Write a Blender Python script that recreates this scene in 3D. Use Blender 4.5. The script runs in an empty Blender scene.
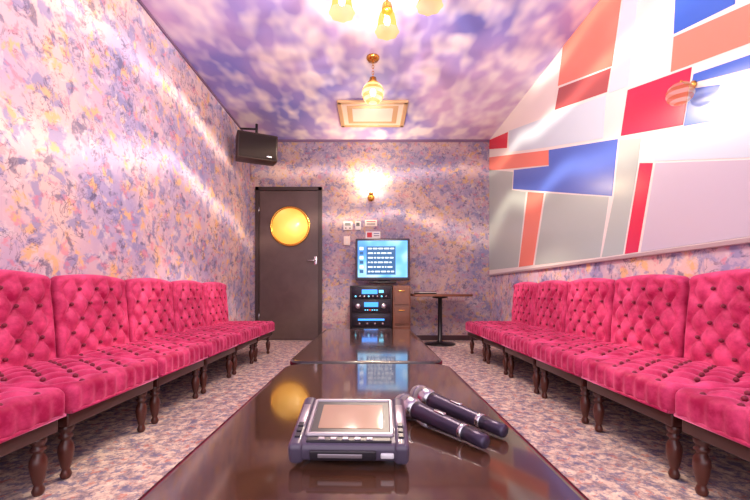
import bpy, bmesh, math, random
from mathutils import Vector, Matrix, Euler
random.seed(3)
S = bpy.context.scene
F = 365.0; H = 0.70; VX, VY = 370.0, 291.0
XW = 1.71; YB = 5.2; YF = -0.7; ZC = 2.85

# ------------------------------------------------------------ materials
def c(r, g, b):
    f = lambda v: (v/255/12.92) if v/255 <= .04045 else ((v/255+.055)/1.055)**2.4
    return (f(r), f(g), f(b), 1.0)

def mat(name, col, rough=.5, metal=0, coat=0, sheen=0, sheencol=None, emit=None, es=0, spec=.5, bump=None):
    m = bpy.data.materials.new(name); m.use_nodes = True
    nt = m.node_tree; b = nt.nodes['Principled BSDF']
    b.inputs['Base Color'].default_value = col
    b.inputs['Roughness'].default_value = rough
    b.inputs['Metallic'].default_value = metal
    b.inputs['Coat Weight'].default_value = coat
    b.inputs['Coat Roughness'].default_value = .05
    b.inputs['Specular IOR Level'].default_value = spec
    if sheen:
        b.inputs['Sheen Weight'].default_value = sheen
        b.inputs['Sheen Roughness'].default_value = .35
        b.inputs['Sheen Tint'].default_value = sheencol or (1, 1, 1, 1)
    if emit:
        b.inputs['Emission Color'].default_value = emit
        b.inputs['Emission Strength'].default_value = es
    if bump:
        n = nt.nodes.new('ShaderNodeTexNoise'); n.inputs['Scale'].default_value = bump[0]
        tc = nt.nodes.new('ShaderNodeTexCoord'); nt.links.new(tc.outputs['Object'], n.inputs['Vector'])
        bp = nt.nodes.new('ShaderNodeBump'); bp.inputs['Strength'].default_value = bump[1]
        bp.inputs['Distance'].default_value = .01
        nt.links.new(n.outputs['Fac'], bp.inputs['Height']); nt.links.new(bp.outputs['Normal'], b.inputs['Normal'])
    return m

class NT:
    def __init__(s, m): s.m = m; s.t = m.node_tree; s.b = s.t.nodes['Principled BSDF']; s.tc = s.t.nodes.new('ShaderNodeTexCoord')
    def link(s, a, b): s.t.links.new(a, b)
    def mapping(s, scale=(1,1,1), loc=(0,0,0), rot=(0,0,0)):
        n = s.t.nodes.new('ShaderNodeMapping'); n.inputs['Scale'].default_value = scale
        n.inputs['Location'].default_value = loc; n.inputs['Rotation'].default_value = rot
        s.link(s.tc.outputs['Object'], n.inputs['Vector']); return n.outputs[0]
    def noise(s, vec, scale, detail=3, rough=.5, dist=0):
        n = s.t.nodes.new('ShaderNodeTexNoise'); n.inputs['Scale'].default_value = scale
        n.inputs['Detail'].default_value = detail; n.inputs['Roughness'].default_value = rough
        n.inputs['Distortion'].default_value = dist; s.link(vec, n.inputs['Vector']); return n.outputs['Fac']
    def ramp(s, fac, stops, interp='LINEAR'):
        n = s.t.nodes.new('ShaderNodeValToRGB'); r = n.color_ramp; r.interpolation = interp
        while len(r.elements) < len(stops): r.elements.new(.5)
        for e, (p, col) in zip(r.elements, stops): e.position = p; e.color = col
        s.link(fac, n.inputs['Fac']); return n.outputs['Color']
    def mix(s, fac, a, b, mode='MIX'):
        n = s.t.nodes.new('ShaderNodeMix'); n.data_type = 'RGBA'; n.blend_type = mode
        for sock, v in ((n.inputs[0], fac), (n.inputs[6], a), (n.inputs[7], b)):
            if hasattr(v, 'is_output'): s.link(v, sock)
            else: sock.default_value = v
        return n.outputs[2]
    def math(s, op, a, b=0, cc=0):
        n = s.t.nodes.new('ShaderNodeMath'); n.operation = op
        for i, v in enumerate((a, b, cc)):
            if hasattr(v, 'is_output'): s.link(v, n.inputs[i])
            else: n.inputs[i].default_value = v
        return n.outputs[0]

BK = (0,0,0,1); WH = (1,1,1,1)
def wallpaper(name, k=1.0, dark=False):
    m = mat(name, WH, .7); n = NT(m); v = n.mapping()
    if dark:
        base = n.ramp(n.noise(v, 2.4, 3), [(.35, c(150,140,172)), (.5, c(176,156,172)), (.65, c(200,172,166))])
    else:
        base = n.ramp(n.noise(v, 1.8, 3), [(.35, c(176,168,210)), (.5, c(208,186,206)), (.65, c(234,206,200))])
    def layer(base, loc, sc, th, col, amt, sz=(1,1,1), det=4):
        vv = n.mapping(loc=loc, scale=sz)
        bl = n.ramp(n.noise(vv, sc*k, det, .62, .4), [(th-.02, BK), (th+.05, WH)])
        return n.mix(n.math('MULTIPLY', bl, amt), base, col)
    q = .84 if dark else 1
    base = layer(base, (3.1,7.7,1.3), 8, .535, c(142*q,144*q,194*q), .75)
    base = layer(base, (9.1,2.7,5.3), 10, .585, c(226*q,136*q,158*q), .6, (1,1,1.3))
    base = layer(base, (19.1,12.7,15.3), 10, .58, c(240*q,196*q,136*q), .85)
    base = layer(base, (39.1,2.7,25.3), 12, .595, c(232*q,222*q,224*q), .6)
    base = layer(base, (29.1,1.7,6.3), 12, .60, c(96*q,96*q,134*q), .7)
    v5 = n.mapping(loc=(29.1,1.7,6.3)); v4 = n.mapping(loc=(19.1,12.7,15.3))
    ln = n.math('ABSOLUTE', n.math('SUBTRACT', n.noise(v5, 8*k, 4, .65, 1.0), .5))
    ln = n.ramp(ln, [(.006, WH), (.020, BK)])
    gate = n.ramp(n.noise(v4, 4.5*k, 2), [(.48, BK), (.55, WH)])
    base = n.mix(n.math('MULTIPLY', n.math('MULTIPLY', ln, gate), .6), base, c(92,74,104))
    n.link(base, n.b.inputs['Base Color'])
    return m

M_wallL = wallpaper('wallpaper_abstract', 1.0)
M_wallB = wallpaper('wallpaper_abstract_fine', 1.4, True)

M_ceil = mat('painted_sky_ceiling', WH, .45); n = NT(M_ceil)
v = n.mapping(scale=(1.0,.55,1)); v2 = n.mapping(loc=(4,3,0), scale=(1.0,.6,1))
base = n.ramp(n.noise(v, 1.1, 3, .5), [(.34, c(128,132,218)), (.48, c(172,156,224)), (.62, c(214,184,228))])
cl = n.ramp(n.noise(v2, 6.5, 1.0, .4, .1), [(.40, BK), (.70, WH)])
base = n.mix(n.math('MULTIPLY', cl, .85), base, c(250,244,252))
n.link(base, n.b.inputs['Base Color'])

M_floor = mat('carpet_mottled', WH, .95); n = NT(M_floor)
v = n.mapping(); v2 = n.mapping(loc=(5,5,0))
base = n.ramp(n.noise(v, 18, 5, .75, .4), [(.36, c(128,116,130)), (.46, c(182,158,154)), (.55, c(222,198,182)), (.68, c(240,224,206))])
f2 = n.ramp(n.noise(v2, 26, 4, .7), [(.51, BK), (.57, WH)])
base = n.mix(n.math('MULTIPLY', f2, .7), base, c(98,102,142))
f3 = n.ramp(n.noise(v2, 22, 4, .7, .5), [(.58, BK), (.62, WH)])
base = n.mix(n.math('MULTIPLY', f3, .7), base, c(200,122,106))
n.link(base, n.b.inputs['Base Color'])

def velvet(name, a, b2):
    m = mat(name, a, .55, sheen=1.0, sheencol=c(255,150,195), spec=.25); n = NT(m); v = n.mapping()
    n.b.inputs['Sheen Roughness'].default_value = .35
    f = n.math('ADD', n.math('MULTIPLY', n.noise(v, 4, 2, .5), .5), n.math('MULTIPLY', n.noise(v, 16, 4, .7), .5))
    n.link(n.ramp(f, [(.38, a), (.64, b2)]), n.b.inputs['Base Color'])
    return m
M_velvet = velvet('magenta_velvet', c(166,18,74), c(234,84,138))
M_btn = mat('velvet_button', c(120,10,50), .6, sheen=.3)
def wood(name, a, b2, rough=.3, coat=.3, sc=6):
    m = mat(name, a, rough, coat=coat); n = NT(m); v = n.mapping(scale=(1,.12,1))
    n.link(n.ramp(n.noise(v, sc, 5, .6, .5), [(.35, a), (.65, b2)]), n.b.inputs['Base Color']); return m
M_woodD = wood('dark_stained_wood', c(54,24,20), c(84,40,30))
M_tabtop = wood('lacquered_brown_top', c(66,42,30), c(84,54,38), .10, .6, 9)
M_tabedge = mat('black_edge', c(24,18,20), .22, coat=.5)
M_door = wood('door_taupe', c(84,66,64), c(94,76,72), .4, .1, 5)
M_doorfr = mat('door_frame_dark', c(62,46,44), .4)
M_brass = mat('brass', c(225,170,80), .22, 1)
M_steel = mat('steel', c(200,200,205), .25, 1)
M_black = mat('black_plastic', c(22,20,24), .35)
M_spk = mat('speaker_body', c(54,32,28), .45)
M_spkg = mat('speaker_grille', c(36,24,22), .7, bump=(220,.6))
M_white = mat('white_plastic', c(235,230,225), .4)
M_cream = mat('cream_panel', c(240,226,214), .5)
M_gold = mat('golden_frame', c(205,170,130), .4, .2)
M_trim = mat('trim_mauve', c(120,95,130), .5)
M_base = mat('baseboard_dark', c(70,45,50), .5)
M_ledge = mat('ledge_brown', c(180,160,165), .4)
M_desk = wood('walnut_cabinet', c(98,56,36), c(126,76,50), .35, .2, 5)

def lampglass(name, col, es, tr=.55):
    m = bpy.data.materials.new(name); m.use_nodes = True; t = m.node_tree; t.nodes.clear()
    o = t.nodes.new('ShaderNodeOutputMaterial'); mx = t.nodes.new('ShaderNodeMixShader')
    e = t.nodes.new('ShaderNodeEmission'); e.inputs[0].default_value = col; e.inputs[1].default_value = es
    tn = t.nodes.new('ShaderNodeBsdfTransparent'); mx.inputs[0].default_value = 1-tr
    t.links.new(tn.outputs[0], mx.inputs[1]); t.links.new(e.outputs[0], mx.inputs[2]); t.links.new(mx.outputs[0], o.inputs[0])
    return m
M_shade = lampglass('amber_lit_glass', c(255,196,70), 1.5, .35)
M_globe = lampglass('ribbed_lit_glass', c(255,222,160), 2.4, .4)
M_globe2 = lampglass('ribbed_lit_glass_dark', c(250,175,100), 1.8, .3)
M_rib1 = lampglass('reflection_globe_glass', c(255,220,205), 1.0, .72)  # glowing glass of the added globe that imitates the pendant's reflection
M_rib2 = lampglass('reflection_globe_amber', c(232,130,90), .9, .5)  # amber bands of that imitated reflection
M_bulb = mat('lit_bulb', WH, .5, emit=c(255,225,160), es=9)

# ------------------------------------------------------------ mesh builder
class MB:
    def __init__(s): s.v=[]; s.f=[]; s.m=[]; s.s=[]; s.mats=[]
    def add(s, g, m, smooth=True, M=None):
        vs, fs = g
        if m not in s.mats: s.mats.append(m)
        mi = s.mats.index(m); o = len(s.v)
        for p in vs:
            p = Vector(p); s.v.append(M @ p if M is not None else p)
        for f in fs: s.f.append([i+o for i in f]); s.m.append(mi); s.s.append(smooth)
        return s
    def build(s, name, loc=(0,0,0), rot=(0,0,0), parent=None, recalc=True):
        me = bpy.data.meshes.new(name); me.from_pydata(s.v, [], s.f)
        for m in s.mats: me.materials.append(m)
        for p, mi, sm in zip(me.polygons, s.m, s.s): p.material_index = mi; p.use_smooth = sm
        if recalc:
            bm = bmesh.new(); bm.from_mesh(me); bmesh.ops.recalc_face_normals(bm, faces=bm.faces); bm.to_mesh(me); bm.free()
        me.update()
        ob = bpy.data.objects.new(name, me); ob.location = loc; ob.rotation_euler = rot
        if parent: ob.parent = parent
        S.collection.objects.link(ob); return ob

T = Matrix.Translation
def R(a, ax): return Matrix.Rotation(a, 4, ax)

def axis_pts(h, r, n, mid):
    a = [-h + r - r*math.tan(math.pi/4*(1-k/n)) for k in range(n+1)]
    w = 2*(h-r); inner = [-h+r + w*k/mid for k in range(1, mid)]
    return a + inner + [-x for x in reversed(a)]
def rbox(hx, hy, hz, r=.005, n=2, mid=(1,1,1), fn=None):
    r = min(r, hx*.99, hy*.99, hz*.99)
    A = [axis_pts(h, r, n, m) for h, m in zip((hx,hy,hz), mid)]
    L = [len(a)-1 for a in A]; idx = {}; vs = []; fs = []
    def g(i,j,k):
        key = (i,j,k)
        if key not in idx:
            p = Vector((A[0][i], A[1][j], A[2][k]))
            q = Vector([max(-(h-r), min(h-r, x)) for x, h in zip(p, (hx,hy,hz))])
            d = p-q; nrm = d.normalized(); p2 = q + nrm*r
            if fn: p2 = fn(p2, nrm)
            idx[key] = len(vs); vs.append(p2)
        return idx[key]
    for i in range(L[0]):
        for j in range(L[1]):
            for k in (0, L[2]): fs.append([g(i,j,k), g(i+1,j,k), g(i+1,j+1,k), g(i,j+1,k)])
    for i in range(L[0]):
        for k in range(L[2]):
            for j in (0, L[1]): fs.append([g(i,j,k), g(i+1,j,k), g(i+1,j,k+1), g(i,j,k+1)])
    for j in range(L[1]):
        for k in range(L[2]):
            for i in (0, L[0]): fs.append([g(i,j,k), g(i,j+1,k), g(i,j+1,k+1), g(i,j,k+1)])
    return vs, fs
def box(x0,x1,y0,y1,z0,z1):
    v = [(x,y,z) for x in (x0,x1) for y in (y0,y1) for z in (z0,z1)]
    return v, [[0,1,3,2],[4,6,7,5],[0,4,5,1],[2,3,7,6],[0,2,6,4],[1,5,7,3]]
def lathe(prof, n=24, flute=None):
    vs=[]; fs=[]
    for (r,z) in prof:
        for k in range(n):
            a = 2*math.pi*k/n; rr = max(r,1e-4)
            if flute: rr *= 1+flute[1]*math.cos(flute[0]*a)
            vs.append((rr*math.cos(a), rr*math.sin(a), z))
    for i in range(len(prof)-1):
        for k in range(n):
            k2=(k+1)%n; fs.append([i*n+k, i*n+k2, (i+1)*n+k2, (i+1)*n+k])
    if prof[0][0] > 1e-3 and not flute: fs.append(list(range(n)))
    if prof[-1][0] > 1e-3 and not flute: fs.append([(len(prof)-1)*n+k for k in range(n)])
    return vs, fs
def ball(r, n=16, m=10, sz=1):
    return lathe([(r*math.sin(math.pi*i/m), -r*sz*math.cos(math.pi*i/m)) for i in range(m+1)], n)
def tube(pts, rad, n=10):
    pts=[Vector(p) for p in pts]; vs=[]; fs=[]; up=Vector((0,0,1)); prev=None
    for i,p in enumerate(pts):
        d=(pts[min(i+1,len(pts)-1)]-pts[max(i-1,0)]).normalized()
        if prev is None:
            a=d.cross(up if abs(d.z)<.9 else Vector((1,0,0))).normalized()
        else: a=(prev-d*prev.dot(d)).normalized()
        prev=a; b=d.cross(a); r=rad[i] if isinstance(rad,(list,tuple)) else rad
        for k in range(n):
            t=2*math.pi*k/n; vs.append(p+a*r*math.cos(t)+b*r*math.sin(t))
    for i in range(len(pts)-1):
        for k in range(n):
            k2=(k+1)%n; fs.append([i*n+k,i*n+k2,(i+1)*n+k2,(i+1)*n+k])
    fs.append(list(range(n))); fs.append([(len(pts)-1)*n+k for k in range(n)])
    return vs,fs
def rrect(hx,hy,R_,n=8):
    out=[]
    for sx,sy,a0 in ((1,1,0),(-1,1,90),(-1,-1,180),(1,-1,270)):
        for k in range(n+1):
            a=math.radians(a0+90*k/n); out.append((sx*(hx-R_)+R_*math.cos(a), sy*(hy-R_)+R_*math.sin(a)))
    return out
def slab(hx,hy,R_,prof,captop=True,capbot=True,n=8):
    vs=[];fs=[];N=4*(n+1)
    for ins,z in prof:
        for x,y in rrect(hx-ins,hy-ins,max(R_-ins,.001),n): vs.append((x,y,z))
    for i in range(len(prof)-1):
        for k in range(N):
            k2=(k+1)%N; fs.append([i*N+k,i*N+k2,(i+1)*N+k2,(i+1)*N+k])
    if capbot: fs.append(list(range(N)))
    if captop: fs.append([(len(prof)-1)*N+k for k in range(N)])
    return vs,fs
def ribglobe(Rg,gz,n0,a0,a1,m1,m2):
    out=[]
    for b_ in range(n0):
        prof=[]
        for i in range(5):
            a=math.pi*(a0+(a1-a0)*(b_+i/4)/n0); bulge=1+.05*math.sin(math.pi*i/4)
            prof.append((Rg*math.sin(a)*bulge, gz+Rg*math.cos(a)))
        vs,fs=lathe(prof,32); fs=[f for f in fs if len(f)==4]
        out.append(((vs,fs), m1 if b_%2 else m2))
    return out

# ------------------------------------------------------------ room shell
MB().add(box(-XW,XW,YF,YB,-.06,0), M_floor, False).build('floor')
MB().add(box(-XW-.08,XW+.08,YF,YB+.08,ZC,ZC+.06), M_ceil, False).build('ceiling')
MB().add(box(-XW-.08,-XW,YF,YB,-.06,ZC), M_wallL, False).build('wall_left')
MB().add(box(XW,XW+.08,YF,YB,-.06,ZC), M_wallL, False).build('wall_right')
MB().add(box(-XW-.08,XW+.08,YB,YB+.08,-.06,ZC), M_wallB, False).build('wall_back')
MB().add(box(-XW,XW,YB-.022,YB,ZC-.03,ZC), M_trim, False).build('trim_1')
MB().add(box(-XW,-XW+.015,YF,YB-.022,ZC-.02,ZC), M_trim, False).build('trim_2')
MB().add(box(-.66,XW,YB-.015,YB,0,.07), M_base, False).build('baseboard_back')
MB().add(box(-XW,-XW+.012,YF,YB,0,.07), M_base, False).build('baseboard_left')
MB().add(box(XW-.012,XW,YF,YB,0,.07), M_base, False).build('baseboard_right')

# ------------------------------------------------------------ mural on right wall
XM = XW-.012
def wp(px,py):
    Y = XM*F/(px-VX); return (Y, H+(VY-py)/F*Y)
mur = MB()
M_m = {k: mat('mural_'+k, col, .22, coat=0) for k, col in dict(
    ivory=c(238,230,228), red=c(214,40,58), crimson=c(216,40,82), salmon=c(240,134,116), pink=c(240,130,150), brown=c(174,84,86),
    blue=c(60,104,212), navy=c(82,112,206), sage=c(178,192,190), lilac=c(202,194,212), mist=c(204,220,236), peach=c(246,192,164)).items()}
mur.add(box(XM,XW,YF,YB-.005,.94,ZC-.001), M_m['ivory'], False)
polys = [
 ('red',   [(487,142),(508,132),(507,148),(487,152)]),
 ('salmon',[(487,160),(549,150),(549,165),(487,173)]),
 ('navy',  [(549,150),(618,139),(612,196),(513,189),(514,170),(549,166)]),
 ('sage',  [(484,175),(513,172),(512,190),(526,192),(518,267),(484,271)]),
 ('salmon',[(528,192),(544,193),(533,265),(519,267)]),
 ('sage',  [(546,193),(609,197),(600,257),(535,265)]),
 ('salmon',[(563,46),(626,-40),(612,66),(558,86)]),
 ('brown', [(559,88),(611,68),(607,92),(555,110)]),
 ('mist',  [(509,131),(606,95),(603,138),(549,147),(509,152)]),
 ('mist',  [(628,-40),(644,-60),(628,86),(609,93)]),
 ('blue',  [(680,-105),(745,-190),(735,4),(674,34)]),
 ('salmon',[(674,37),(790,-14),(790,28),(671,72)]),
 ('crimson',[(628,90),(692,67),(689,88),(683,125),(621,136)]),
 ('blue',  [(694,74),(800,38),(800,56),(692,83)]),
 ('blue',  [(690,89),(840,66),(840,100),(684,126)]),
 ('crimson',[(640,163),(653,163),(638,252),(625,254)]),
 ('sage',  [(614,197),(620,140),(641,138),(638,163),(623,254),(602,257)]),
 ('lilac', [(656,163),(800,158),(830,236),(641,252)]),
 ('mist',  [(645,136),(810,108),(810,155),(655,161)]),
 ('pink',  [(830,-40),(960,-120),(960,40),(845,55)]),
 ('navy',  [(860,110),(1100,90),(1100,190),(850,200)]),
]
for i,(k,pl) in enumerate(polys):
    q=[]
    for px,py in pl:
        Y,Z = wp(px,py); q.append((min(Y,YB-.008), max(.945,min(ZC-.002,Z))))
    nn=len(q); x0=XM-.0025; x1=XM
    vs=[(x0,y,z) for y,z in q]+[(x1,y,z) for y,z in q]
    fs=[list(range(nn)), list(range(2*nn-1,nn-1,-1))]+[[j,(j+1)%nn,nn+(j+1)%nn,nn+j] for j in range(nn)]
    mur.add((vs,fs), M_m[k], False)
mur.build('geometric_wall_mural')
MB().add(rbox(.014,(YB-YF)/2-.02,.012,.004,1,fn=None), M_ledge, False, T((XW-.015,(YB+YF)/2,.926))).build('trim_3')

# small ribbed globe on a brass arm, added to imitate the pendant's reflection
refl=MB()
refl.add(lathe([(0,0),(.022,0),(.022,.006),(.012,.012),(0,.014)],24), M_brass, True, T((0,0,.045))@R(-math.pi/2,'Y'))
refl.add(tube([(-.008,0,.045),(-.04,0,.055),(-.064,0,.068),(-.068,0,.056)],.004,8), M_brass)
for g_,m_ in ribglobe(.058,0,7,.12,.97,M_rib1,M_rib2): refl.add(g_,m_,True,T((-.068,0,.0)))
refl.build('pendant_reflection_globe',(XM-.003,1.915,1.735))

# ------------------------------------------------------------ door
d = MB()
dx0,dx1,dz = -1.62,-.68,2.17
d.add(box(dx0,dx0+.05,YB-.05,YB,0,dz), M_doorfr, False)
d.add(box(dx1-.05,dx1,YB-.05,YB,0,dz), M_doorfr, False)
d.add(box(dx0,dx1,YB-.05,YB,dz-.05,dz), M_doorfr, False)
d.add(rbox((dx1-dx0)/2-.052,.015,(dz-.06)/2,.004,1), M_door, False, T(((dx0+dx1)/2,YB-.018,(dz-.055)/2+.005)))
cx,cz = -1.13, .7+64/70.
Mx = T((cx,YB-.033,cz)) @ R(math.pi/2,'X')
d.add(lathe([(.285,-.002),(.285,.014),(.272,.022),(.255,.016),(.255,-.002)],48), M_brass, True, Mx)
mw = mat('lit_window_glass', c(250,200,100), .2, emit=c(255,176,40), es=.85); n=NT(mw)
em=n.ramp(n.noise(n.mapping(scale=(1,1,1)),3,1,.5,.2),[(.35,c(244,176,70)),(.52,c(250,200,100)),(.66,c(255,228,160))]); n.link(em,n.b.inputs['Emission Color'])
d.add(lathe([(0,.004),(.26,.004),(.26,-.002),(0,-.002)],48), mw, True, Mx)
hx,hz = -.77, .7+30/70.
d.add(rbox(.022,.005,.06,.004,1), M_steel, True, T((hx,YB-.037,hz)))
d.add(tube([(hx,YB-.04,hz),(hx,YB-.085,hz),(hx-.02,YB-.09,hz),(hx-.11,YB-.09,hz)],.009), M_steel)
for zz in (.3,1.8): d.add(lathe([(.008,0),(.008,.09)],10), M_steel, True, T((dx0+.052,YB-.045,zz)))
d.build('door_1',(0,-.002,.001))

# ------------------------------------------------------------ tufted chairs
def sstep(x): x=max(0,min(1,x)); return x*x*(3-2*x)
PX,PY = .125,.15
def tuft(s,t): 
    a=s/PX+t/PY; b=s/PX-t/PY
    f=(abs(math.sin(math.pi*a))*abs(math.sin(math.pi*b)))**.42
    return 1-f
def seat_fn(p,nr):
    hx,hy,hz=.28,.277,.058
    if p.z>0:
        e=min(sstep((hx-abs(p.x))/.07), sstep((hy-abs(p.y))/.06))
        crown=.016*(1-(p.x/hx)**2)*(1-(p.y/hy)**2)
        p=p+Vector((0,0,crown-e*.026*tuft(p.y,p.x-.02)*max(0,nr.z)))
    if nr.x>.6 and abs(p.z)<hz*.75:
        p=p+Vector((.004*math.cos(p.y*2*math.pi/.0625),0,0))
    return p
BH=.225
def back_fn(p,nr):
    hx,hy,hz=.042,.272,BH
    q=p.copy()
    if nr.x>.3:
        e=min(sstep((hz-abs(p.z))/.06), sstep((hy-abs(p.y))/.055))
        q.x += .014*(1-(p.y/hy)**2)*(1-(p.z/hz)**2) - e*.028*tuft(p.y,p.z+.0)*nr.x
    if p.z>0:
        q.z += .022*(1-(p.y/hy)**2)*(p.z/hz)
        q.y *= 1-.03*(p.z/hz)
        q.x += .012*sstep((p.z/hz-.7)/.3)
    q.x -= .075*(p.z+hz)
    return q
ch = MB()
ch.add(rbox(.28,.277,.058,.035,4,(44,44,3),seat_fn), M_velvet, True, T((.03,0,.305)))
ch.add(rbox(.042,.272,BH,.034,4,(2,46,38),back_fn), M_velvet, True, T((-.238,0,.325+BH)))
for i in range(-6,7):
    for j in range(-6,7):
        s=PX*(i+j)/2; t=PY*(i-j)/2
        if abs(s)<.24:
            if abs(t)<.235: ch.add(ball(.010,8,5), M_btn, True, T((.05+t,s,.305+.058-.012+.016*(1-(t/.28)**2)*(1-(s/.277)**2))))
            if abs(t)<.19 : ch.add(ball(.010,8,5), M_btn, True, T((-.238+.042-.012-.075*(t+BH)+.014*(1-(t/BH)**2)*(1-(s/.272)**2),s,.325+BH+t+(.022*(1-(s/.272)**2)*t/BH if t>0 else 0))))
ch.add(tube([(.302,-.265,.262),(.306,0,.262),(.302,.265,.262)],.007,8), M_velvet)
ch.add(rbox(.27,.262,.026,.008,2), M_woodD, True, T((.015,0,.228)))
ch.add(rbox(.012,.25,.20,.006,1), M_woodD, True, T((-.262,0,.44))@R(-.07,'Y'))
legp=[(.012,0),(.016,.004),(.019,.016),(.014,.03),(.012,.036),(.016,.046),(.022,.075),(.026,.105),(.024,.125),(.016,.142),(.014,.147),(.023,.155),(.023,.162),(.015,.168),(.024,.180),(.026,.205)]
for y in (-.225,.225):
    ch.add(lathe(legp,16), M_woodD, True, T((.245,y,0)))
    ch.add(lathe([(.014,0),(.018,.05),(.022,.21)],10), M_woodD, True, T((-.215,y,0)))
proto = ch.build('tufted_velvet_chair')
CW=.564; yb=.745
first=True
for side in (-1,1):
    for i in range(6):
        yc=yb+CW*(i+.5)
        if first: o=proto; first=False
        else:
            o=bpy.data.objects.new('tufted_velvet_chair', proto.data); S.collection.objects.link(o)
        o.location=(side*1.383,yc,0); o.rotation_euler=(0,0,0 if side<0 else math.pi)

# ------------------------------------------------------------ coffee tables
TH=.38
def table(name,hx,hy,loc):
    t=MB()
    t.add(slab(hx,hy,.075,[(.03,TH-.045),(.004,TH-.04),(0,TH-.034),(0,TH-.010),(.004,TH-.004),(.014,TH-.0008)],False,True), M_tabedge)
    t.add(slab(hx,hy,.075,[(.014,TH-.0008),(.02,TH)],True,False), M_tabtop, False)
    t.add(rbox(hx-.1,hy-.12,.03,.004,1), M_tabedge, False, T((0,0,TH-.07)))
    for sx in (-1,1):
        for sy in (-1,1):
            t.add(lathe([(.02,0),(.022,.01),(.03,TH-.05)],16), M_tabedge, True, T((sx*(hx-.12),sy*(hy-.14),0)))
    return t.build(name,loc)
table('coffee_table',.355,.675,(-.01,.945,0))
table('coffee_table',.36,.72,(-.018,2.375,0))

# ------------------------------------------------------------ karaoke remote tablet
M_ind=mat('charcoal_plastic',c(78,70,90),.3,coat=.2); M_sil=mat('silver_bezel',c(160,152,160),.3,.5); M_dk=mat('dark_bezel',c(40,36,44),.3)
M_scr=mat('lcd_glass',c(172,140,112),.08,coat=.8,emit=c(190,160,130),es=.05)
t=MB(); w,l,th=.104,.080,.018
t.add(rbox(w-.004,l,th,.012,3), M_ind)
for sx in (-1,1):
    t.add(rbox(.014,l+.004,th+.003,.010,3,fn=None), M_ind, True, T((sx*(w-.008),0,0)))
    t.add(rbox(.008,l*.45,.003,.002,1), M_sil, True, T((sx*(w-.008),.012,th+.002)))
    for k in range(3): t.add(rbox(.005,.006,.002,.001,1), M_dk, False, T((sx*(w-.008),-.05+.016*k-.004,th+.004)))
t.add(slab(.084,.062,.008,[(0,th-.004),(0,th+.002),(.003,th+.005),(.007,th+.005),(.009,th+.002)],False,False), M_sil, False, T((0,.009,0)))
t.add(slab(.0765,.0545,.004,[(0,th),(0,th+.002)]), M_dk, False, T((0,.009,0)))
t.add(slab(.062,.040,.003,[(0,th+.002),(0,th+.0027)]), M_scr, False, T((0,.009,0)))
t.add(rbox(.078,.006,.003,.002,1), M_dk, False, T((0,-.064,th+.001)))
for k in range(5): t.add(rbox(.006,.0035,.002,.001,1), M_sil, False, T((-.05+.022*k,-.064,th+.004)))
t.add(rbox(.06,.003,.010,.002,1), M_dk, True, T((-.01,-l-.001,0)))
t.add(rbox(.04,.0035,.004,.001,1), M_sil, True, T((-.015,-l-.002,.001)))
t.add(rbox(.012,.003,.005,.002,1), mat('label_white',c(230,230,235),.4), True, T((.07,-l-.001,0)))
t.add(rbox(.07,.016,.016,.010,2), M_ind, True, T((0,l-.02,-.026)))
tilt=math.radians(15)
t.build('karaoke_remote_tablet',(-.037,.735,TH+.045),(tilt,0,math.radians(-1.5)))

# ------------------------------------------------------------ microphones
M_mic=mat('mic_body',c(70,62,84),.28,.5); M_mic2=mat('mic_grey',c(130,122,142),.3,.6)
M_gr=mat('mic_grille',c(190,184,188),.35,.7,bump=(500,1))
def mic(a,b):
    a=Vector(a); b=Vector(b); L=(a-b).length; k=L/.25
    m=MB()
    m.add(lathe([(.0,0),(.0125,0),(.0145,.003),(.0150,.02*k),(.0155,.05*k)],24), M_mic)
    m.add(lathe([(.0160,.05*k),(.0165,.055*k),(.0185,.11*k),(.0205,.17*k),(.0225,.185*k)],24), M_mic)
    m.add(lathe([(.0150,.048*k),(.0172,.049*k),(.0172,.056*k),(.0160,.058*k)],24), M_steel)
    m.add(lathe([(.0222,.183*k),(.0260,.194*k),(.0270,.2*k),(.0275,.207*k),(.0262,.209*k)],24), M_steel)
    hc=.222*k
    m.add(lathe([(.0262,.209*k),(.0268,hc-.004),(.0268,hc+.004),(.0255,hc+.012),(.0215,hc+.021),(.014,hc+.027),(.006,hc+.0295),(0,hc+.030)],28), M_gr)
    m.add(lathe([(.0272,hc-.001),(.0279,hc),(.0279,hc+.003),(.0272,hc+.004)],28), M_mic2)
    m.add(rbox(.006,.003,.014*k,.002,1), M_steel, True, T((0,.0188,.115*k)))
    ob=m.build('microphone'); d=(b-a).normalized()
    z=d; y=Vector((0,0,1)); y=(y-z*y.dot(z)).normalized(); x=y.cross(z)
    ob.matrix_world=Matrix((( x.x,y.x,z.x,a.x),(x.y,y.y,z.y,a.y),(x.z,y.z,z.z,a.z),(0,0,0,1)))
    return ob
mic((.232,.728,TH+.0180),(.072,.955,TH+.0315))
mic((.290,.785,TH+.0180),(.122,1.045,TH+.0315))

# ------------------------------------------------------------ loudspeaker
s=MB()
s.add(rbox(.235,.15,.155,.015,2), M_spk)
s.add(rbox(.215,.008,.135,.006,1), M_spkg, True, T((0,-.152,0)))
s.add(rbox(.03,.003,.008,.002,1), M_steel, True, T((.13,-.162,-.105)))
s.add(tube([(0,.02,.14),(0,.02,.30)],.016,10), M_black)
s.add(rbox(.06,.06,.008,.003,1), M_black, True, T((0,.02,.156)))
s.add(tube([(-.0,.02,.24),(-.18,.12,.24)],.012,10), M_black)
SPK=(-1.40,4.5,2.45)
s.build('loudspeaker',SPK,(math.radians(8),0,math.radians(24)))

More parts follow.
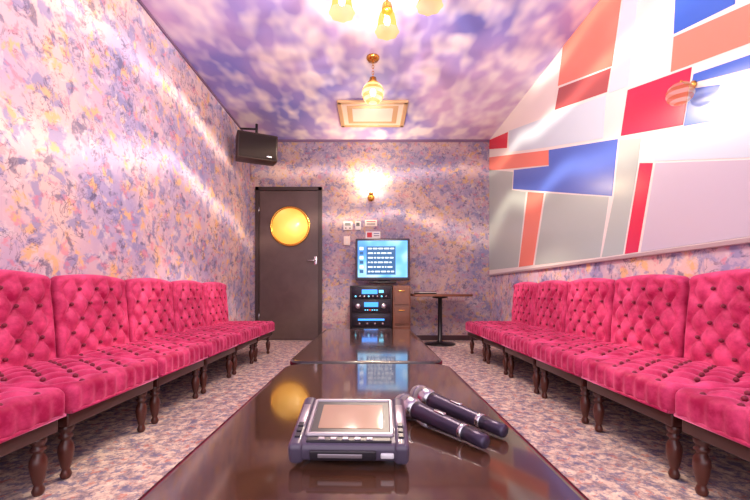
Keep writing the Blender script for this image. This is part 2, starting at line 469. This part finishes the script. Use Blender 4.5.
# ------------------------------------------------------------ monitor, karaoke machine, cabinet
tv=MB(); tw,tz=.355,.275
tv.add(rbox(tw,.03,tz,.014,2), mat('tv_bezel',c(60,60,74),.3,.2))
tv.add(rbox(tw-.06,.12,tz-.05,.05,3), M_black, True, T((0,.12,0)))
msc=mat('tv_screen',BK,.2,emit=WH,es=1.5); n=NT(msc)
v=n.mapping(); base=n.ramp(n.noise(v,2.5,2,.5),[(.35,c(60,130,240)),(.5,c(110,190,250)),(.65,c(200,240,255))])
n.link(base,n.b.inputs['Emission Color'])
tv.add(rbox(tw-.03,.004,tz-.035,.003,1), msc, False, T((0,-.030,.005)))
mtx=mat('screen_text',BK,.3,emit=c(235,248,255),es=1.7); mtd=mat('screen_dark',BK,.3,emit=c(40,110,170),es=1)
tv.add(box(-.21,.17,-.0355,-.034,-.20,.17), mtd, False)
rr=random.Random(5)
for r_ in range(6):
    z=.14-.06*r_
    tv.add(box(-.30,-.25,-.0365,-.034,z-.018,z+.022), mtd if r_%2 else mtx, False)
    x=-.19
    while x<.11:
        ww=rr.uniform(.02,.07); tv.add(box(x,min(x+ww,.15),-.0375,-.0355,z-.008,z+.010), mtx, False); x+=ww+.014
tv.add(rbox(.18,.1,.012,.005,1), M_black, True, T((0,.06,-tz-.026)))
tv.add(rbox(.06,.03,.03,.005,1), M_black, True, T((0,.08,-tz-.008)))
tv.build('television',(.165,4.80,.7+32/76.5-.005),(0,0,math.radians(-2)))

km=MB()
bl=mat('blue_display',BK,.2,emit=c(60,150,255),es=2.2); bl2=mat('cyan_display',BK,.2,emit=c(120,220,255),es=2.0); rd=mat('red_led',BK,.3,emit=c(255,60,60),es=2)
km.add(rbox(.275,.2,.385,.008,1), M_black, True, T((0,0,.385)))
def dev(z0,z1,m): km.add(rbox(.25,.012,(z1-z0)/2,.005,1), m, True, T((0,-.207,(z0+z1)/2)))
dk=mat('device_face',c(34,32,44),.25,.3)
dev(.60,.75,dk); dev(.42,.585,dk); dev(.24,.405,dk); dev(.05,.225,M_black)
km.add(rbox(.10,.003,.028,.002,1), bl, False, T((-.02,-.221,.690)))
km.add(rbox(.03,.003,.018,.002,1), bl2, False, T((.13,-.221,.695)))
for k in range(8): km.add(lathe([(.011,0),(.011,.012),(.008,.016),(0,.016)],12), bl2 if k%3==0 else M_steel, True, T((-.2+k*.056,-.219,.632))@R(math.pi/2,'X'))
for k in range(2): km.add(lathe([(.032,0),(.032,.02),(.028,.024),(0,.024)],20), M_steel, True, T((-.17+k*.33,-.219,.505))@R(math.pi/2,'X'))
km.add(rbox(.09,.003,.03,.002,1), bl, False, T((0,-.221,.525)))
for k in range(6): km.add(rbox(.009,.003,.006,.001,1), rd if k==2 else bl2, False, T((-.075+k*.03,-.221,.455)))
km.add(rbox(.17,.003,.012,.002,1), bl, False, T((0,-.221,.33)))
for k in range(4): km.add(lathe([(.014,0),(.014,.012),(0,.014)],12), M_steel, True, T((-.15+k*.1,-.219,.28))@R(math.pi/2,'X'))
km.build('karaoke_machine',(.015,4.93,0))
cb=MB()
cb.add(rbox(.115,.2,.385,.006,1), M_desk, False, T((0,0,.385)))
for k in range(3):
    cb.add(rbox(.10,.008,.11,.004,1), M_desk, False, T((0,-.205,.135+.25*k)))
    cb.add(rbox(.04,.006,.006,.003,1), M_brass, True, T((0,-.22,.20+.25*k)))
cb.build('drawer_cabinet',(.41,4.93,0))

ds=MB()
ds.add(slab(.37,.25,.03,[(.004,.63),(0,.634),(0,.656),(.004,.66)]), M_desk, False)
ds.add(lathe([(.2,0),(.2,.012),(.06,.03),(.03,.05),(.028,.60),(.1,.61),(.1,.632)],28), M_black)
ds.build('pedestal_side_table',(.92,4.80,0))
lp=MB()
lp.add(rbox(.12,.09,.008,.003,1), M_black, True, T((0,0,.008)))
lp.add(rbox(.115,.085,.006,.002,1), M_white, True, T((.0,0,.022)))
lp.add(rbox(.12,.09,.003,.002,1), mat('menu_cover',c(60,60,80),.4), True, T((0,0,.031)))
lp.build('song_book',(.72,4.76,.66),(0,0,.25))

# ------------------------------------------------------------ wall fittings on back wall
def bw(px,py,Y=YB): return ((px-VX)/F*Y, H+(VY-py)/F*Y)
def plate(name,px,py,w_,h_,m,parts=()):
    x,z=bw(px,py); o=MB(); o.add(rbox(w_/2,.012,h_/2,.004,1), m, True)
    for (a,b,ww,hh,mm) in parts: o.add(rbox(ww/2,.004,hh/2,.0015,1), mm, False, T((a,-.014,b)))
    return o.build(name,(x,YB-.012,z))
gy=mat('grey_lcd',c(120,130,125),.3)
plate('thermostat',348,226,.13,.12,M_white,[(0,.02,.08,.04,gy),(-.03,-.035,.02,.015,M_spk),(.03,-.035,.02,.015,M_spk)])
plate('light_switch',347,241,.09,.13,M_cream,[(0,.03,.03,.04,M_white),(0,-.02,.03,.04,M_white)])
plate('wall_intercom',358,226,.08,.12,M_white,[(0,.02,.05,.05,M_black)])
def notice(name,px,py,w_,h_,col,lines):
    x,z=bw(px,py); o=MB(); o.add(box(-w_/2,w_/2,-.003,0,-h_/2,h_/2), mat(name+'_paper',col,.6), False)
    for a,b,ww,hh,cc in lines: o.add(box(a-ww/2,a+ww/2,-.0045,-.003,b-hh/2,b+hh/2), mat(name+'_ink',cc,.6), False)
    return o.build(name,(x,YB,z))
notice('paper_notice',371,223,.17,.09,c(238,228,215),[(0,.02,.13,.012,c(190,60,60)),(0,-.005,.12,.008,c(90,80,90)),(0,-.025,.12,.008,c(90,80,90))])
notice('framed_notice',373,235,.21,.1,c(236,236,240),[(-.05,0,.07,.07,c(210,50,70)),(.05,.02,.08,.01,c(70,90,160)),(.05,-.01,.08,.01,c(90,80,90))])

# ------------------------------------------------------------ ceiling hatch
hch=MB(); hx_,hy_=.40,.31
hch.add(rbox(hx_-.02,hy_-.02,.008,.003,1), M_cream, False, T((0,0,-.010)))
for sx in (-1,1): hch.add(rbox(.025,hy_,.014,.005,1), M_gold, False, T((sx*(hx_-.02),0,-.014)))
for sy in (-1,1): hch.add(rbox(hx_,.025,.014,.005,1), M_gold, False, T((0,sy*(hy_-.02),-.014)))
for k in range(2): hch.add(rbox(hx_-.10-.06*k,hy_-.09-.06*k,.003,.002,1), M_white if k else M_gold, False, T((0,0,-.018-.004*k)))
hch.build('ceiling_air_vent',(.03,4.42,ZC))

# ------------------------------------------------------------ pendant lamp
PL=Vector((.027,3.36,0)); gz=2.52
p=MB()
p.add(lathe([(.0,ZC-PL.z),(.06,ZC),(.06,ZC-.012),(.045,ZC-.03),(.012,ZC-.04),(.012,ZC-.045)],24), M_brass)
for k in range(6):
    zc=ZC-.06-.027*k
    pts=[(.009*math.cos(a)*(1 if k%2 else 0),.009*math.cos(a)*(0 if k%2 else 1),zc+.018*math.sin(a)) for a in [2*math.pi*i/12 for i in range(13)]]
    p.add(tube(pts,.0028,6), M_brass)
p.add(lathe([(.012,gz+.15),(.03,gz+.14),(.035,gz+.11),(.05,gz+.095),(.05,gz+.085)],20), M_brass)
for g_,m_ in ribglobe(.098,gz,8,.17,.97,M_globe,M_globe2): p.add(g_,m_)
p.add(ball(.032,12,8), M_bulb, True, T((0,0,gz+.01)))
p.build('pendant_lamp',PL)

# ------------------------------------------------------------ chandelier
CC=Vector((.08,2.05,0)); cd=MB()
cd.add(lathe([(.0,ZC),(.085,ZC),(.085,ZC-.014),(.06,ZC-.035),(.016,ZC-.05)],28), M_brass)
DZ=0.0
cd.add(lathe([(.010,ZC-.04),(.010,2.62+DZ),(.03,2.61+DZ),(.04,2.58+DZ),(.055,2.54+DZ),(.04,2.50+DZ),(.02,2.48+DZ),(.028,2.455+DZ),(.012,2.43+DZ),(.016,2.415+DZ),(0,2.40+DZ)],20), M_brass)
SH=[]
for k in range(5):
    a=math.radians(84+72*k); dx,dy=math.cos(a),math.sin(a)
    prof=[(.03,2.54),(.08,2.50),(.14,2.50),(.20,2.55),(.245,2.58),(.27,2.56),(.27,2.52)]
    pts=[]
    for i in range(len(prof)-1):
        for q in range(4):
            u=q/4; pts.append((dx*(prof[i][0]*(1-u)+prof[i+1][0]*u),dy*(prof[i][0]*(1-u)+prof[i+1][0]*u),DZ+prof[i][1]*(1-u)+prof[i+1][1]*u))
    pts.append((dx*.27,dy*.27,2.52+DZ))
    cd.add(tube(pts,.008,8), M_brass)
    P=T((dx*.27,dy*.27,DZ))
    cd.add(lathe([(.012,2.535),(.03,2.52),(.034,2.50),(.034,2.475),(.03,2.47)],16), M_brass, True, P)
    cd.add(lathe([(.03,2.485),(.045,2.46),(.054,2.42),(.056,2.40),(.060,2.375),(.072,2.35),(.076,2.345)],40,(8,.05)), M_shade, True, P)
    cd.add(ball(.022,12,8,1.3), M_bulb, True, P@T((0,0,2.42)))
    SH.append(CC+Vector((dx*.27,dy*.27,2.36+DZ)))
cd.build('chandelier',CC)

# ------------------------------------------------------------ wall sconce
sx,sz=bw(371,198); sc=MB()
sc.add(lathe([(0,0),(.05,0),(.05,.01),(.03,.022),(.01,.026)],24), M_brass, True, T((0,-.0,0))@R(math.pi/2,'X'))
sc.add(tube([(0,-.02,0),(0,-.07,-.03),(0,-.11,-.02),(0,-.12,.02)],.008), M_brass)
sc.add(lathe([(.03,.0),(.034,.02),(.03,.03)],16), M_brass, True, T((0,-.12,.01)))
sc.add(lathe([(.03,.03),(.055,.05),(.07,.085),(.066,.12),(.075,.145)],40,(8,.04)), M_globe, True, T((0,-.12,.01)))
sc.add(ball(.028,12,8), M_bulb, True, T((0,-.12,.085)))
sc.build('wall_sconce',(sx,YB,sz))

# ------------------------------------------------------------ lights
# light shaped by the ribbed / moulded glass: rings below the horizontal, dapples above
def point(name,loc,power,col,rad=.04,rings=None,dap=None):
    l=bpy.data.lights.new(name,'POINT'); l.energy=power; l.color=col; l.shadow_soft_size=rad
    o=bpy.data.objects.new(name,l); o.location=loc; S.collection.objects.link(o)
    if rings or dap:
        l.use_nodes=True; t=l.node_tree; e=[x for x in t.nodes if x.type=='EMISSION'][0]
        g=t.nodes.new('ShaderNodeNewGeometry'); sp=t.nodes.new('ShaderNodeSeparateXYZ'); t.links.new(g.outputs['Incoming'],sp.inputs[0])
        def mth(op,a,b=0,cl=False):
            m=t.nodes.new('ShaderNodeMath'); m.operation=op; m.use_clamp=cl
            for i,vv in enumerate((a,b)):
                if hasattr(vv,'is_output'): t.links.new(vv,m.inputs[i])
                else: m.inputs[i].default_value=vv
            return m.outputs[0]
        def noise(sc,det=1):
            nz=t.nodes.new('ShaderNodeTexNoise'); nz.inputs['Scale'].default_value=sc; nz.inputs['Detail'].default_value=det
            t.links.new(g.outputs['Incoming'],nz.inputs['Vector']); return nz.outputs['Fac']
        up=mth('MULTIPLY',mth('SUBTRACT',sp.outputs['Z'],.10),6,True)     # 1 = going up
        dn=mth('SUBTRACT',1,up)
        if rings:
            ph=mth('ADD',mth('MULTIPLY',sp.outputs['Z'],rings[0]),mth('MULTIPLY',noise(1.6),rings[1]))
            sn=mth('POWER',mth('ADD',mth('MULTIPLY',mth('SINE',ph),.5),.5),5)
            a=mth('ADD',mth('MULTIPLY',sn,rings[2]),rings[3])
        dd=mth('MULTIPLY',mth('SUBTRACT',noise(dap[0]),.42),5,True)
        b=mth('ADD',mth('MULTIPLY',dd,dap[1]),dap[2])
        if not rings: a=dap[3]
        t.links.new(mth('ADD',mth('MULTIPLY',dn,a),mth('MULTIPLY',up,b)),e.inputs['Strength'])
    return o
point('pendant_bulb',(PL.x,PL.y,gz-.02),150,(1,.81,.60),.012,(19,6,8.0,.25),(5,1.1,.5))
for i,q in enumerate(SH): point('chandelier_bulb_%d'%(i+1),q+Vector((0,0,-.03)),22,(1,.81,.64),.025,None,(6,2.4,1.1,1.0))
point('sconce_bulb',(sx,YB-.14,sz+.13),30,(1,.78,.46),.03)

w=bpy.data.worlds.new('World'); S.world=w; w.use_nodes=True
w.node_tree.nodes['Background'].inputs[0].default_value=(1,.87,.97,1); w.node_tree.nodes['Background'].inputs[1].default_value=2.1

S.view_settings.view_transform='Standard'
cam=bpy.data.cameras.new('Camera'); co=bpy.data.objects.new('Camera',cam); S.collection.objects.link(co)
cam.sensor_width=36; cam.lens=F/750*36; cam.shift_x=5/750; cam.shift_y=41/750; cam.clip_start=.02
co.location=(0,0,H); co.rotation_euler=(math.pi/2,0,0)
S.camera=co
